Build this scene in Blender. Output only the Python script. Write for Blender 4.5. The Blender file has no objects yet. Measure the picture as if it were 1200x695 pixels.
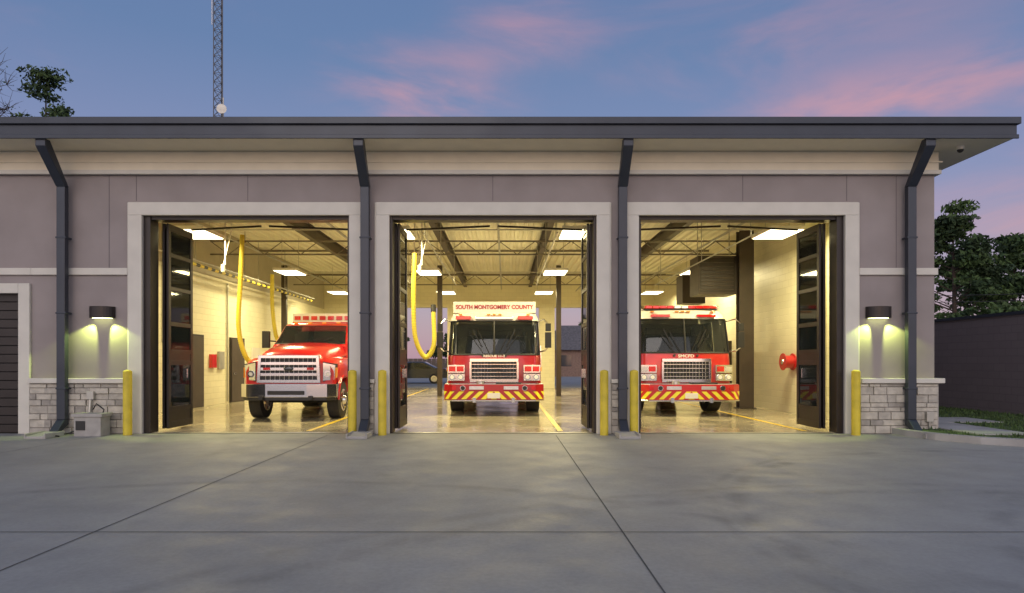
import bpy, bmesh, math, random
import numpy as np
from mathutils import Vector, Matrix
random.seed(7); rng=np.random.default_rng(7)
scene=bpy.context.scene
COL=scene.collection
# ------------------------------------------------------------------ materials
def new_mat(name):
    m=bpy.data.materials.new(name); m.use_nodes=True
    nt=m.node_tree; nt.nodes.clear()
    o=nt.nodes.new('ShaderNodeOutputMaterial'); b=nt.nodes.new('ShaderNodeBsdfPrincipled')
    nt.links.new(b.outputs[0],o.inputs[0])
    return m,nt,b
def mat(name,col,rough=.6,metal=0,var=.12,scale=3.0,bump=0,bscale=60,coat=0,emit=None,es=0,spec=.5,trans=0,rvar=0):
    m,nt,b=new_mat(name); N=nt.nodes; L=nt.links
    tc=N.new('ShaderNodeTexCoord')
    n=N.new('ShaderNodeTexNoise'); n.inputs['Scale'].default_value=scale; n.inputs['Detail'].default_value=6
    L.new(tc.outputs['Object'],n.inputs['Vector'])
    mr=N.new('ShaderNodeMapRange'); mr.inputs[1].default_value=.3; mr.inputs[2].default_value=.7
    mr.inputs[3].default_value=1-var; mr.inputs[4].default_value=1+var
    L.new(n.outputs[0],mr.inputs[0])
    vm=N.new('ShaderNodeVectorMath'); vm.operation='SCALE'; vm.inputs[0].default_value=col
    L.new(mr.outputs[0],vm.inputs['Scale']); L.new(vm.outputs[0],b.inputs['Base Color'])
    b.inputs['Roughness'].default_value=rough; b.inputs['Metallic'].default_value=metal
    b.inputs['Specular IOR Level'].default_value=spec
    if rvar:
        r=N.new('ShaderNodeMapRange'); r.inputs[1].default_value=.3; r.inputs[2].default_value=.7
        r.inputs[3].default_value=max(0,rough-rvar); r.inputs[4].default_value=rough+rvar
        L.new(n.outputs[0],r.inputs[0]); L.new(r.outputs[0],b.inputs['Roughness'])
    if coat: b.inputs['Coat Weight'].default_value=coat; b.inputs['Coat Roughness'].default_value=.06
    if bump:
        n2=N.new('ShaderNodeTexNoise'); n2.inputs['Scale'].default_value=bscale; n2.inputs['Detail'].default_value=4
        L.new(tc.outputs['Object'],n2.inputs['Vector'])
        bp=N.new('ShaderNodeBump'); bp.inputs['Strength'].default_value=bump; bp.inputs['Distance'].default_value=.01
        L.new(n2.outputs[0],bp.inputs['Height']); L.new(bp.outputs[0],b.inputs['Normal'])
    if emit:
        b.inputs['Emission Color'].default_value=(*emit,1); b.inputs['Emission Strength'].default_value=es
        m.cycles.emission_sampling='NONE'
    return m
def glass_mat(name,tint=(.02,.025,.03),tr=.55):
    m,nt,b=new_mat(name); N=nt.nodes; L=nt.links
    b.inputs['Base Color'].default_value=(*tint,1); b.inputs['Roughness'].default_value=.04; b.inputs['Specular IOR Level'].default_value=.9
    t=N.new('ShaderNodeBsdfTransparent'); t.inputs[0].default_value=(.75,.82,.78,1)
    mx=N.new('ShaderNodeMixShader')
    lw=N.new('ShaderNodeFresnel'); lw.inputs[0].default_value=1.45
    mth=N.new('ShaderNodeMath'); mth.operation='MULTIPLY_ADD'; mth.inputs[1].default_value=.9; mth.inputs[2].default_value=1-tr; mth.use_clamp=True
    L.new(lw.outputs[0],mth.inputs[0]); L.new(mth.outputs[0],mx.inputs[0])
    L.new(t.outputs[0],mx.inputs[1]); L.new(b.outputs[0],mx.inputs[2])
    o=[n for n in N if n.type=='OUTPUT_MATERIAL'][0]; L.new(mx.outputs[0],o.inputs[0])
    return m
def block_mat(name,col,mortar,plane,w=.4,h=.2,ms=.008,rough=.45):
    m,nt,b=new_mat(name); N=nt.nodes; L=nt.links
    tc=N.new('ShaderNodeTexCoord'); sp=N.new('ShaderNodeSeparateXYZ'); cb=N.new('ShaderNodeCombineXYZ')
    L.new(tc.outputs['Object'],sp.inputs[0])
    L.new(sp.outputs['Y' if plane=='yz' else 'X'],cb.inputs[0]); L.new(sp.outputs['Z'],cb.inputs[1])
    br=N.new('ShaderNodeTexBrick'); L.new(cb.outputs[0],br.inputs['Vector'])
    br.inputs['Scale'].default_value=1; br.inputs['Brick Width'].default_value=w; br.inputs['Row Height'].default_value=h
    br.inputs['Mortar Size'].default_value=ms; br.inputs['Mortar Smooth'].default_value=.3
    br.inputs['Color1'].default_value=(*col,1); br.inputs['Color2'].default_value=(*[c*.93 for c in col],1); br.inputs['Mortar'].default_value=(*mortar,1)
    L.new(br.outputs[0],b.inputs['Base Color']); b.inputs['Roughness'].default_value=rough
    bp=N.new('ShaderNodeBump'); bp.invert=True; bp.inputs['Strength'].default_value=.6; bp.inputs['Distance'].default_value=.008
    L.new(br.outputs['Fac'],bp.inputs['Height']); L.new(bp.outputs[0],b.inputs['Normal'])
    return m

M={}
M['stucco']=mat('stucco',(.275,.242,.235),.9,var=.09,scale=1.3,bump=.25,bscale=90)
M['trim']=mat('trim_stucco',(.58,.56,.50),.8,var=.05,bump=.15,bscale=80)
M['soffit']=mat('soffit_paint',(.74,.68,.53),.7,var=.04)
M['slate']=mat('slate_metal',(.030,.037,.052),.42,metal=.2,var=.12,scale=2,coat=.1)
M['dark']=mat('bronze_metal',(.032,.026,.024),.4,metal=.4,var=.15)
M['joint']=mat('joint',(.13,.115,.12),.9)
M['stone1']=mat('stone_a',(.38,.355,.31),.9,var=.2,scale=9,bump=.6,bscale=30)
M['stone2']=mat('stone_b',(.46,.43,.37),.9,var=.2,scale=9,bump=.6,bscale=30)
M['stone3']=mat('stone_c',(.30,.28,.25),.9,var=.2,scale=9,bump=.6,bscale=30)
M['mortar']=mat('mortar',(.36,.34,.31),.95)
M['cmu_yz']=block_mat('painted_block_side',(.78,.74,.54),(.66,.62,.44),'yz')
M['cmu_xz']=block_mat('painted_block_rear',(.78,.74,.54),(.66,.62,.44),'xz')
M['deck']=mat('roof_deck',(.80,.77,.62),.5,var=.06,scale=.8)
M['panel']=mat('liner_panel',(.50,.46,.36),.5,var=.06)
M['steel']=mat('brown_steel',(.06,.045,.035),.5,var=.15)
M['mast']=mat('mast_steel',(.10,.10,.11),.5,var=.15)
M['joist']=mat('joist_paint',(.20,.18,.14),.5,var=.15)
M['galv']=mat('galvanised',(.45,.44,.40),.4,metal=.6)
M['yellow']=mat('yellow_paint',(.58,.46,.035),.55,var=.16,scale=5,bump=.1)
M['yline']=mat('yellow_line',(.72,.50,.04),.4,var=.15,scale=6)
M['hose']=mat('hose_yellow',(.66,.54,.05),.5,var=.1)
M['black']=mat('black_plastic',(.015,.015,.016),.5)
M['rubber']=mat('rubber',(.022,.021,.021),.75,var=.2,scale=20)
M['chrome']=mat('chrome',(.75,.75,.76),.12,metal=1,var=.03)
M['alu']=mat('tread_plate',(.55,.55,.56),.3,metal=1,var=.1,scale=30,bump=.5,bscale=60)
M['red']=mat('red_paint',(.50,.010,.012),.28,var=.05,coat=.7)
M['red2']=mat('dark_red_paint',(.36,.008,.014),.28,var=.05,coat=.7)
M['white']=mat('white_paint',(.76,.73,.66),.3,var=.03,coat=.5)
M['glass']=glass_mat('windshield_glass')
M['glassd']=glass_mat('door_glass',tr=.7)
M['lens_red']=mat('lens_red',(.6,.01,.01),.12,coat=1)
M['lens_amber']=mat('lens_amber',(.8,.28,.02),.12,coat=1)
M['lens']=mat('lens_clear',(.72,.74,.76),.08,metal=.7,coat=1)
M['seat']=mat('seat_fabric',(.10,.095,.09),.9)
M['chev']=mat('chevron_yellow',(.78,.70,.04),.35)
M['concrete_light']=mat('kerb_concrete',(.36,.35,.33),.9,var=.15,scale=2,bump=.4,bscale=50)
M['grass']=mat('grass',(.060,.095,.025),.95,var=.5,scale=4,bump=1,bscale=40)
M['ground']=mat('ground_soil',(.09,.10,.05),.95,var=.3,scale=.4)
M['asphalt']=mat('parking_asphalt',(.30,.30,.29),.9,var=.15,scale=.7)
M['bark']=mat('bark',(.07,.05,.038),.95,var=.3,scale=8)
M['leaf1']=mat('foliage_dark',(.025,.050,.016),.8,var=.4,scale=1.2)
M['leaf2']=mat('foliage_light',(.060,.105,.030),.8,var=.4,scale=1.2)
M['annex']=block_mat('annex_block',(.19,.155,.16),(.15,.125,.13),'yz',rough=.9)
M['shingle']=mat('shingle',(.14,.13,.13),.9,var=.3,scale=5)
M['brick']=mat('house_brick',(.25,.16,.12),.9,var=.2,scale=6)
M['carpaint']=mat('car_paint',(.02,.025,.035),.25,coat=.8,var=.05)
M['wood']=mat('pole_wood',(.12,.09,.07),.9,var=.2)
M['box']=mat('utility_box',(.33,.32,.30),.7,var=.15,scale=6)
M['tube']=mat('lamp_lens',(.9,.85,.6),.4,emit=(1,.90,.62),es=5)
M['ext_lens']=mat('ext_lamp_lens',(.9,.9,.6),.4,emit=(.9,1,.45),es=6)

def concrete():
    m,nt,b=new_mat('apron_concrete'); N=nt.nodes; L=nt.links
    tc=N.new('ShaderNodeTexCoord')
    def noise(s,d=8,r=.6):
        n=N.new('ShaderNodeTexNoise'); n.inputs['Scale'].default_value=s; n.inputs['Detail'].default_value=d; n.inputs['Roughness'].default_value=r
        L.new(tc.outputs['Object'],n.inputs['Vector']); return n.outputs[0]
    def mr(src,a,b_,c,d):
        x=N.new('ShaderNodeMapRange'); x.inputs[1].default_value=a;x.inputs[2].default_value=b_;x.inputs[3].default_value=c;x.inputs[4].default_value=d
        L.new(src,x.inputs[0]); return x.outputs[0]
    def mul(a,b_):
        x=N.new('ShaderNodeMath'); x.operation='MULTIPLY'; L.new(a,x.inputs[0]); L.new(b_,x.inputs[1]); return x.outputs[0]
    f=mul(mr(noise(.35),.3,.7,.84,1.12),mr(noise(2.2),.3,.7,.91,1.07))
    f=mul(f,mr(noise(25),.3,.7,.92,1.08))
    f=mul(f,mr(noise(1.1,10,.75),.58,.75,1,.85))
    for (cx,cy,R,wd,k) in [(7.5,-7.8,5.3,.10,.20),(7.5,-7.8,5.55,.06,.15),(-2.5,-11.5,6.3,.10,.15),(4.6,-14.0,8.2,.12,.18),(4.6,-14,8.6,.08,.14),(1.0,-3,3.1,.09,.10),(-9,-3,4.4,.12,.12),(9.5,-11,5.5,.12,.16),(9.5,-11,6.3,.1,.15)]:
        s=N.new('ShaderNodeVectorMath'); s.operation='DISTANCE'; s.inputs[1].default_value=(cx,cy,0); L.new(tc.outputs['Object'],s.inputs[0])
        a=N.new('ShaderNodeMath'); a.operation='SUBTRACT'; a.inputs[1].default_value=R; L.new(s.outputs['Value'],a.inputs[0])
        c=N.new('ShaderNodeMath'); c.operation='ABSOLUTE'; L.new(a.outputs[0],c.inputs[0])
        g=mr(c.outputs[0],wd*.3,wd*1.6,k,0)
        h=mul(g,mr(noise(1.3+cx*.05,4),.42,.62,0,1.3))
        i=N.new('ShaderNodeMath'); i.operation='SUBTRACT'; i.inputs[0].default_value=1; L.new(h,i.inputs[1])
        f=mul(f,i.outputs[0])
    vm=N.new('ShaderNodeVectorMath'); vm.operation='SCALE'; vm.inputs[0].default_value=(.286,.290,.274); L.new(f,vm.inputs['Scale'])
    L.new(vm.outputs[0],b.inputs['Base Color']); 
    L.new(mr(noise(1.7),.3,.7,.5,.75),b.inputs['Roughness'])
    bp=N.new('ShaderNodeBump'); bp.inputs['Strength'].default_value=.25; bp.inputs['Distance'].default_value=.006; L.new(noise(70,5),bp.inputs['Height']); L.new(bp.outputs[0],b.inputs['Normal'])
    return m
M['apron']=concrete()
M['floor']=mat('sealed_floor',(.40,.35,.25),.16,var=.16,scale=.9,rvar=.07,spec=.6,bump=.03,bscale=8)
M['jointd']=mat('slab_joint',(.075,.075,.075),.95,var=.3,scale=3)

class MB:
    def __init__(s): s.v=[];s.f=[];s.m=[];s.mats=[]
    def mi(s,k):
        if k not in s.mats: s.mats.append(k)
        return s.mats.index(k)
    def add(s,vs,fs,k):
        o=len(s.v); s.v+= [tuple(p) for p in vs]; i=s.mi(k)
        for f in fs: s.f.append(tuple(o+a for a in f)); s.m.append(i)
    def box(s,x0,x1,y0,y1,z0,z1,k):
        s.add([(x0,y0,z0),(x1,y0,z0),(x1,y1,z0),(x0,y1,z0),(x0,y0,z1),(x1,y0,z1),(x1,y1,z1),(x0,y1,z1)],
              [(0,3,2,1),(4,5,6,7),(0,1,5,4),(1,2,6,5),(2,3,7,6),(3,0,4,7)],k)
    def cyl(s,p0,p1,r,k,r1=None,n=16,cap=True):
        p0=Vector(p0);p1=Vector(p1);d=(p1-p0).normalized(); r1=r if r1 is None else r1
        a=d.orthogonal().normalized(); b=d.cross(a)
        vs=[];fs=[]
        for i in range(n):
            t=2*math.pi*i/n; e=a*math.cos(t)+b*math.sin(t); vs.append(p0+e*r)
        for i in range(n):
            t=2*math.pi*i/n; e=a*math.cos(t)+b*math.sin(t); vs.append(p1+e*r1)
        for i in range(n): j=(i+1)%n; fs.append((i,j,n+j,n+i))
        if cap: fs.append(tuple(range(n))[::-1]); fs.append(tuple(range(n,2*n)))
        s.add(vs,fs,k)
    def bar(s,p0,p1,w,k,d=None):
        p0=Vector(p0);p1=Vector(p1);dr=(p1-p0).normalized(); d=d or w
        up=Vector((0,0,1)) if abs(dr.z)<.99 else Vector((0,1,0))
        a=dr.cross(up).normalized(); b=a.cross(dr).normalized()
        vs=[p+a*(sx*w/2)+b*(sy*d/2) for p in(p0,p1) for sx,sy in((-1,-1),(1,-1),(1,1),(-1,1))]
        s.add(vs,[(0,1,2,3),(7,6,5,4),(0,4,5,1),(1,5,6,2),(2,6,7,3),(3,7,4,0)],k)
    def prism(s,pts,fn,a0,a1,k):
        n=len(pts); vs=[fn(p,a0) for p in pts]+[fn(p,a1) for p in pts]
        fs=[tuple(range(n)),tuple(range(n,2*n))[::-1]]+[(i,(i+1)%n,n+(i+1)%n,n+i) for i in range(n)]
        s.add(vs,fs,k)
    def grid(s,rows,k,fn=None):
        R=len(rows);C=len(rows[0]); o=len(s.v); s.v+=[tuple(p) for r in rows for p in r]
        for i in range(R-1):
            for j in range(C-1):
                kk=fn(i,j) if fn else k
                if kk is None: continue
                s.f.append((o+i*C+j,o+i*C+j+1,o+(i+1)*C+j+1,o+(i+1)*C+j)); s.m.append(s.mi(kk))
    def tube(s,pts,r,k,n=8):
        pts=[Vector(p) for p in pts]; rows=[]
        ref=None
        for i,p in enumerate(pts):
            d=(pts[min(i+1,len(pts)-1)]-pts[max(i-1,0)]).normalized()
            if ref is None: ref=d.orthogonal().normalized()
            a=(ref-d*ref.dot(d)).normalized(); ref=a; b=d.cross(a)
            rows.append([p+(a*math.cos(2*math.pi*t/n)+b*math.sin(2*math.pi*t/n))*r for t in range(n+1)])
        s.grid(rows,k)
    def sphere(s,c,r,k,sx=1,sy=1,sz=1,n=14):
        rows=[]
        for i in range(n//2+1):
            a=math.pi*i/(n//2)
            rows.append([(c[0]+sx*r*math.sin(a)*math.cos(2*math.pi*j/n),c[1]+sy*r*math.sin(a)*math.sin(2*math.pi*j/n),c[2]+sz*r*math.cos(a)) for j in range(n+1)])
        s.grid(rows,k)
    def obj(s,name,parent=None,bevel=0,smooth=False,loc=None,recalc=True,weld=False):
        me=bpy.data.meshes.new(name); me.from_pydata(s.v,[],s.f)
        for k in s.mats: me.materials.append(M[k])
        me.polygons.foreach_set('material_index',s.m)
        if recalc or weld:
            bm=bmesh.new(); bm.from_mesh(me)
            if weld: bmesh.ops.remove_doubles(bm,verts=bm.verts,dist=1e-4)
            bmesh.ops.recalc_face_normals(bm,faces=bm.faces); bm.to_mesh(me); bm.free()
        o=bpy.data.objects.new(name,me); COL.objects.link(o)
        if smooth:
            for p in me.polygons: p.use_smooth=True
            try: me.set_sharp_from_angle(angle=math.radians(38))
            except Exception: pass
        if bevel:
            b=o.modifiers.new('bev','BEVEL'); b.width=bevel; b.segments=2; b.limit_method='ANGLE'; b.angle_limit=math.radians(40)
        if parent: o.parent=parent
        if loc: o.location=loc
        return o
def empty(name,loc=(0,0,0)):
    e=bpy.data.objects.new(name,None); COL.objects.link(e); e.location=loc; return e
def text(name,body,loc,size,k,parent=None,ext=.004,sx=1):
    c=bpy.data.curves.new(name,'FONT'); c.body=body; c.size=size; c.extrude=ext; c.align_x='CENTER'; c.align_y='CENTER'; c.offset=size*.03
    c.materials.append(M[k]); o=bpy.data.objects.new(name,c); COL.objects.link(o); o.rotation_euler=(math.pi/2,0,0); o.location=loc; o.scale=(sx,1,1)
    if parent: o.parent=parent
    return o

# ------------------------------------------------------------------ ground
b=MB(); b.add([(-700,-300,-.06),(700,-300,-.06),(700,900,-.06),(-700,900,-.06)],[(0,1,2,3)],'ground'); b.obj('ground')
b=MB(); b.add([(-45,-45,0),(45,-45,0),(45,0.02,0),(-45,0.02,0)],[(0,1,2,3)],'apron'); b.obj('concrete_apron')
b=MB()
def strip(x0,x1,y0,y1,z=.004): b.add([(x0,y0,z),(x1,y0,z),(x1,y1,z),(x0,y1,z)],[(0,1,2,3)],'jointd')
for x in(-12.5,-8.0,-3.5,1.0): strip(x-.006,x+.006,-40,-.32)
for y in(-7.53,-14): strip(-40,20,y-.006,y+.006,.0055)
strip(-12,8,-.30,-.285,.0055)
b.obj('slab_joints')
b=MB(); b.add([(-9.8,0.02,.006),(8.1,0.02,.006),(8.1,22.3,.006),(-9.8,22.3,.006)],[(0,1,2,3)],'floor'); b.obj('bay_floor')
b=MB()
for x in(-4.1,1.15,6.25): b.add([(x-.055,.4,.010),(x+.055,.4,.010),(x+.055,21.5,.010),(x-.055,21.5,.010)],[(0,1,2,3)],'yline')
for y in (4.5,9,13.5,18): b.add([(-9.8,y,.0085),(8.1,y,.0085),(8.1,y+.012,.0085),(-9.8,y+.012,.0085)],[(0,1,2,3)],'jointd')
b.add([(-9.5,.06,.0095),(7.9,.06,.0095),(7.9,.2,.0095),(-9.5,.2,.0095)],[(0,1,2,3)],'galv')
b.obj('floor_markings')
b=MB(); b.add([(-45,22.3,0),(45,22.3,0),(45,56,0),(-45,56,0)],[(0,1,2,3)],'asphalt'); b.obj('rear_parking_lot')
kp=[(7.75,-.02),(7.78,-.5),(7.95,-1.1),(8.35,-1.7),(8.95,-2.1),(9.8,-2.35),(11,-2.45),(30,-2.5)]
ki=[(7.95,-.02),(7.98,-.48),(8.13,-1.02),(8.48,-1.55),(9.02,-1.91),(9.84,-2.15),(11,-2.25),(30,-2.3)]
b=MB()
n=len(kp); vs=[(x,y,z) for z in(0,.12) for x,y in kp]+[(x,y,.12) for x,y in ki]+[(x,y,.06) for x,y in ki]
fs=[]
for i in range(n-1):
    fs+=[(i,i+1,n+i+1,n+i),(n+i,n+i+1,2*n+i+1,2*n+i),(2*n+i,2*n+i+1,3*n+i+1,3*n+i)]
b.add(vs,fs,'concrete_light'); b.obj('kerb',smooth=False,recalc=False)
b=MB(); b.add([(x,y,.105) for x,y in ki]+[(30,-.02,.105)],[tuple(range(n+1))],'grass')
b.add([(8.72,-.02,.105),(30,-.02,.105),(30,30,.105),(8.72,30,.105)],[(0,1,2,3)],'grass'); 
b.obj('lawn')
b=MB(); b.box(8.72,9.75,-1.2,20,.09,.125,'concrete_light'); b.box(9.75,11.0,1.2,2.4,.09,.124,'concrete_light'); b.obj('sidewalk')
nt_=7500; xs=rng.uniform(8.3,13,nt_*1); ys=rng.uniform(-2.1,6,nt_)
b=MB()
for x,y in zip(xs,ys):
    if 8.6<x<9.8 and -1.25<y: continue
    if 9.7<x<11.05 and 1.15<y<2.45: continue
    if y<-.2 and ((x<9.9 and (x-7.9)*1.1+y*1.0<-.55) or y<-2.1): continue
    h=rng.uniform(.03,.08); a=rng.uniform(0,6.28); w=.018
    dx,dy=math.cos(a)*w,math.sin(a)*w; lx,ly=rng.uniform(-.03,.03,2)
    b.add([(x-dx,y-dy,.10),(x+dx,y+dy,.10),(x+lx,y+ly,.10+h)],[(0,1,2)],'leaf2' if rng.random()<.7 else 'grass')
b.obj('grass_tufts',recalc=False)

# ------------------------------------------------------------------ fire station
FS=empty('fire_station')
T=.35
ops=[(-7.31,-3.14),(-2.33,1.84),(2.69,6.84)]; OZ=4.40
WT=5.26
b=MB()
L0=-16.0
b.box(-9.8,-7.31,0,T,0,OZ,'stucco'); b.box(-3.14,-2.33,0,T,0,OZ,'stucco'); b.box(1.84,2.69,0,T,0,OZ,'stucco'); b.box(6.84,8.67,0,T,0,OZ,'stucco')
b.box(-9.8,8.67,0,T,OZ,5.69,'stucco')
b.box(L0,-13.9,0,T,0,5.69,'stucco'); b.box(-13.9,-9.8,0,T,2.83,5.69,'stucco')
b.box(8.37,8.67,T,22,0,5.69,'stucco'); b.box(L0,L0+.3,T,22,0,5.69,'stucco')
b.obj('exterior_walls',FS)
b=MB()
ro=[(-7.31,-3.14),(-2.33,1.84),(2.69,6.84)]
xs_=[-15.7]+[v for o in ro for v in o]+[8.37]
for i in range(0,len(xs_),2): b.box(xs_[i],xs_[i+1],21.95,22.3,0,4.4,'cmu_xz')
b.box(-15.7,8.37,21.95,22.3,4.4,6.008,'cmu_xz')
b.obj('rear_wall',FS)
b=MB(); b.box(-10.0,-9.8,T,6.5,0,4.3,'cmu_yz'); b.box(-10.0,-9.8,6.5,21.95,0,4.3,'cmu_yz'); b.box(-10.0,-9.83,T,21.95,4.3,6.005,'panel')
b.box(8.1,8.37,T,21.95,0,6.005,'cmu_yz')
b.box(7.55,8.1,3.2,3.6,0,5.6,'cmu_xz')
b.obj('interior_block_walls',FS)
b=MB()
for x0,x1 in((-9.8,-7.45),(-3.0,-2.5),(2.0,2.55),(7.0,8.1)): b.box(x0,x1,T+.002,T+.03,0.01,OZ,'cmu_xz')
b.box(-9.8,8.1,T+.002,T+.03,OZ,6.0,'cmu_xz'); b.obj('inner_lining',FS)
b=MB()
for y0,y1 in((6.5,7.75),(9.9,11.0)):
    b.box(-9.8,-9.74,y0-.06,y1+.06,0,2.32,'dark'); b.box(-9.74,-9.72,y0,y1,.02,2.26,'steel'); b.box(-9.72,-9.66,y0+.1,y0+.22,1.0,1.06,'chrome')
b.box(-9.8,-9.70,8.3,8.65,1.25,1.7,'lens_red'); b.box(-9.8,-9.72,8.9,9.3,1.2,1.8,'galv'); b.box(-9.8,-9.7,5.5,5.8,1.3,2.0,'alu')
b.cyl((-9.75,9.6,0.05),(-9.75,9.6,4.2),.03,'galv'); b.cyl((-9.75,5.3,2.0),(-9.75,5.3,5.5),.025,'galv')
b.box(-9.8,-9.74,11.8,12.6,1.2,2.0,'white')
b.obj('interior_doors',FS,bevel=.005)
b=MB(); rows=[[],[]]; x=-10.0; per=.30
prof=[]
while x<8.4:
    prof+=[(x,5.93),(x+.11,5.93),(x+.15,6.0),(x+.26,6.0)]; x+=per
for yy in(.35,22): 
    rows[0 if yy<1 else 1]=[(px,yy,pz) for px,pz in prof]
b.grid(rows,'deck'); b.obj('ribbed_roof_deck',FS,recalc=False)
b=MB()
for x in(-6.4,-2.15,1.35,5.4):
    b.box(x-.09,x+.09,.4,21.9,5.50,5.53,'steel'); b.box(x-.012,x+.012,.4,21.9,5.53,5.89,'steel'); b.box(x-.09,x+.09,.4,21.9,5.89,5.92,'steel')
b.obj('steel_rafters',FS)
b=MB()
for y in(8.4,16.8):
    zt,zb=5.46,5.02
    b.bar((-9.8,y,zt),(8.1,y,zt),.05,'joist'); b.bar((-9.8,y,zb),(8.1,y,zb),.05,'joist')
    x=-9.8;k=0
    while x<7.6:
        b.bar((x,y,zb if k%2 else zt),(x+.6,y,zt if k%2 else zb),.025,'joist'); x+=.6;k+=1
for y in (4.3,12.6,19.5): b.bar((-9.8,y,5.86),(8.1,y,5.86),.08,'joist')
b.obj('roof_trusses',FS)
b=MB()
b.box(7.30,7.55,6.8,7.05,0,5.5,'steel'); b.box(7.2,7.65,6.78,6.8,0,5.5,'steel'); b.box(7.2,7.65,7.05,7.07,0,5.5,'steel'); b.box(7.15,7.7,6.7,7.15,.012,.04,'steel')
for x in(-9.3,-2.75,2.25): b.box(x-.1,x+.1,14,14.2,0,5.5,'steel')
b.obj('steel_columns',FS)
b=MB()
for x,z in((-8.6,5.3),(-4.8,5.2),(-.2,5.35),(3.8,5.25),(6.6,5.3)): b.cyl((x,.6,z),(x,21.5,z),.035,'galv',n=8)
for y in(6,15): b.cyl((-9.7,y,5.35),(8,y,5.35),.02,'galv',n=8)
b.cyl((-6.9,1.2,4.75),(-3.4,1.2,4.75),.03,'galv'); 
for x in(-9.2,-3.6,-1.9,1.2,3.1,5.8):
    for y in(2.2,6,11): b.cyl((x,y,4.4),(x,y,5.9),.012,'galv',n=6)
    b.cyl((x,1.8,4.42),(x,12,4.42),.02,'galv',n=6)
b.obj('ceiling_pipes',FS)

b=MB()
for i,(x0,x1) in enumerate(ops):
    ox0,ox1=x0-.27,x1+.27
    b.box(ox0,x0+.0,-.07,-.0,0,4.40,'trim'); b.box(x1,ox1,-.07,0,0,4.40,'trim'); b.box(ox0,ox1,-.07,0,4.40,4.66,'trim')
    b.box(ox0-.03,ox0,-.045,0,0,4.66,'trim'); b.box(ox1,ox1+.03,-.045,0,0,4.66,'trim')
b.box(-9.55,-7.61,-.05,0,3.20,3.34,'trim'); b.box(7.14,8.72,-.05,0,3.20,3.34,'trim'); b.box(L0,-9.55,-.05,0,3.20,3.34,'trim')
b.box(8.67,8.72,0,20,3.20,3.34,'trim')
for x0,x1 in((-9.55,-7.61),(7.14,8.80)): b.box(x0,x1,-.14,0,1.02,1.12,'trim')
b.box(8.67,8.80,0,20,1.02,1.12,'trim')
b.box(-2.85,-2.62,-.12,0,1.02,1.10,'trim'); b.box(2.13,2.40,-.12,0,1.02,1.10,'trim')
b.box(-9.8,-9.57,-.06,0,0,3.03,'trim'); b.box(-14.1,-9.8,-.06,0,2.83,3.03,'trim')
b.obj('stucco_trim',FS,bevel=.01)
b=MB()
b.box(L0,8.72,-.06,0,5.26,5.68,'soffit'); b.box(L0,8.75,-.10,0,5.22,5.30,'trim'); b.box(L0,8.78,-.085,0,5.45,5.48,'soffit')
b.box(8.67,8.73,0,22,5.26,5.68,'soffit'); b.box(8.67,8.76,0,22,5.22,5.30,'trim')
b.box(L0,9.65,-.78,0,5.69,5.72,'soffit'); b.box(8.67,9.65,0,22.5,5.69,5.72,'soffit')
b.obj('soffit_and_frieze',FS)
b=MB()
b.box(L0,9.69,-.82,-.78,5.70,6.00,'slate'); b.box(L0,9.73,-.88,-.82,5.94,6.07,'slate'); b.box(L0,9.71,-.85,-.82,5.67,5.75,'slate')
b.box(9.65,9.69,-.78,22.6,5.70,6.00,'slate'); b.box(9.69,9.73,-.82,22.6,5.94,6.07,'slate')
b.box(L0,9.65,-.78,22.6,6.01,6.06,'slate')
b.obj('roof',FS,bevel=.008)
b=MB()
for x in(-7.45,-5.2,-.25,4.8,6.9): b.box(x-.006,x+.006,-.003,0,4.70,5.22,'joint')
for x in(-8.0,7.9): b.box(x-.006,x+.006,-.003,0,3.34,5.22,'joint')
b.box(L0,8.67,-.003,0,5.205,5.22,'joint')
b.obj('control_joints',FS)
b=MB()
def stones(x0,x1):
    b.box(x0,x1,-.05,-.001,0,1.02,'mortar')
    z=.012
    while z<1.0:
        h=min(random.choice((.09,.12,.16)),1.01-z)
        if 1.01-z-h<.05: h=1.01-z
        x=x0+.004
        while x<x1-.01:
            w=random.uniform(.13,.42); 
            if x+w>x1-.08: w=x1-.004-x
            b.box(x,x+w-.012,-.075-random.uniform(0,.03),-.05,z,z+h-.012,random.choice(('stone1','stone2','stone3','stone2')))
            x+=w
        z+=h
stones(-9.55,-7.61); stones(7.14,8.70); stones(-2.84,-2.63); stones(2.14,2.39)
b.box(8.67,8.76,0,20,0,1.02,'mortar')
b.obj('stone_base',FS,bevel=.006)
b=MB()
z=0
while z<2.8: b.box(-13.9,-9.8,.10,.15,z+.008,z+.17,'dark'); b.box(-13.9,-9.8,.13,.16,z-.002,z+.01,'black'); z+=.178
b.obj('sectional_door',FS,bevel=.004)
def leaf(b,x,y0,y1):
    t=.045
    z0,z1=.06,4.33
    b.box(x-t/2,x+t/2,y0,y0+.10,z0,z1,'dark'); b.box(x-t/2,x+t/2,y1-.10,y1,z0,z1,'dark')
    rails=[z0,.42,1.38,1.62,2.2,2.95,3.65,z1-.14]; hs=[.14,.09,.09,.09,.09,.08,.08,.14]
    for z,h in zip(rails,hs): b.box(x-t/2+.001,x+t/2-.001,y0+.1,y1-.1,z,z+h,'dark')
    b.box(x-.012,x+.012,y0+.1,y1-.1,z0+.1,.45,'dark'); b.box(x-.012,x+.012,y0+.1,y1-.1,1.44,1.66,'dark'); 
    b.box(x-.004,x+.004,y0+.1,y1-.1,.5,1.4,'glassd'); b.box(x-.004,x+.004,y0+.1,y1-.1,1.7,z1-.12,'glassd')
    b.box(x-.05,x+.05,(y0+y1)/2+.2,(y0+y1)/2+.23,1.1,1.3,'chrome')
b=MB()
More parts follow.
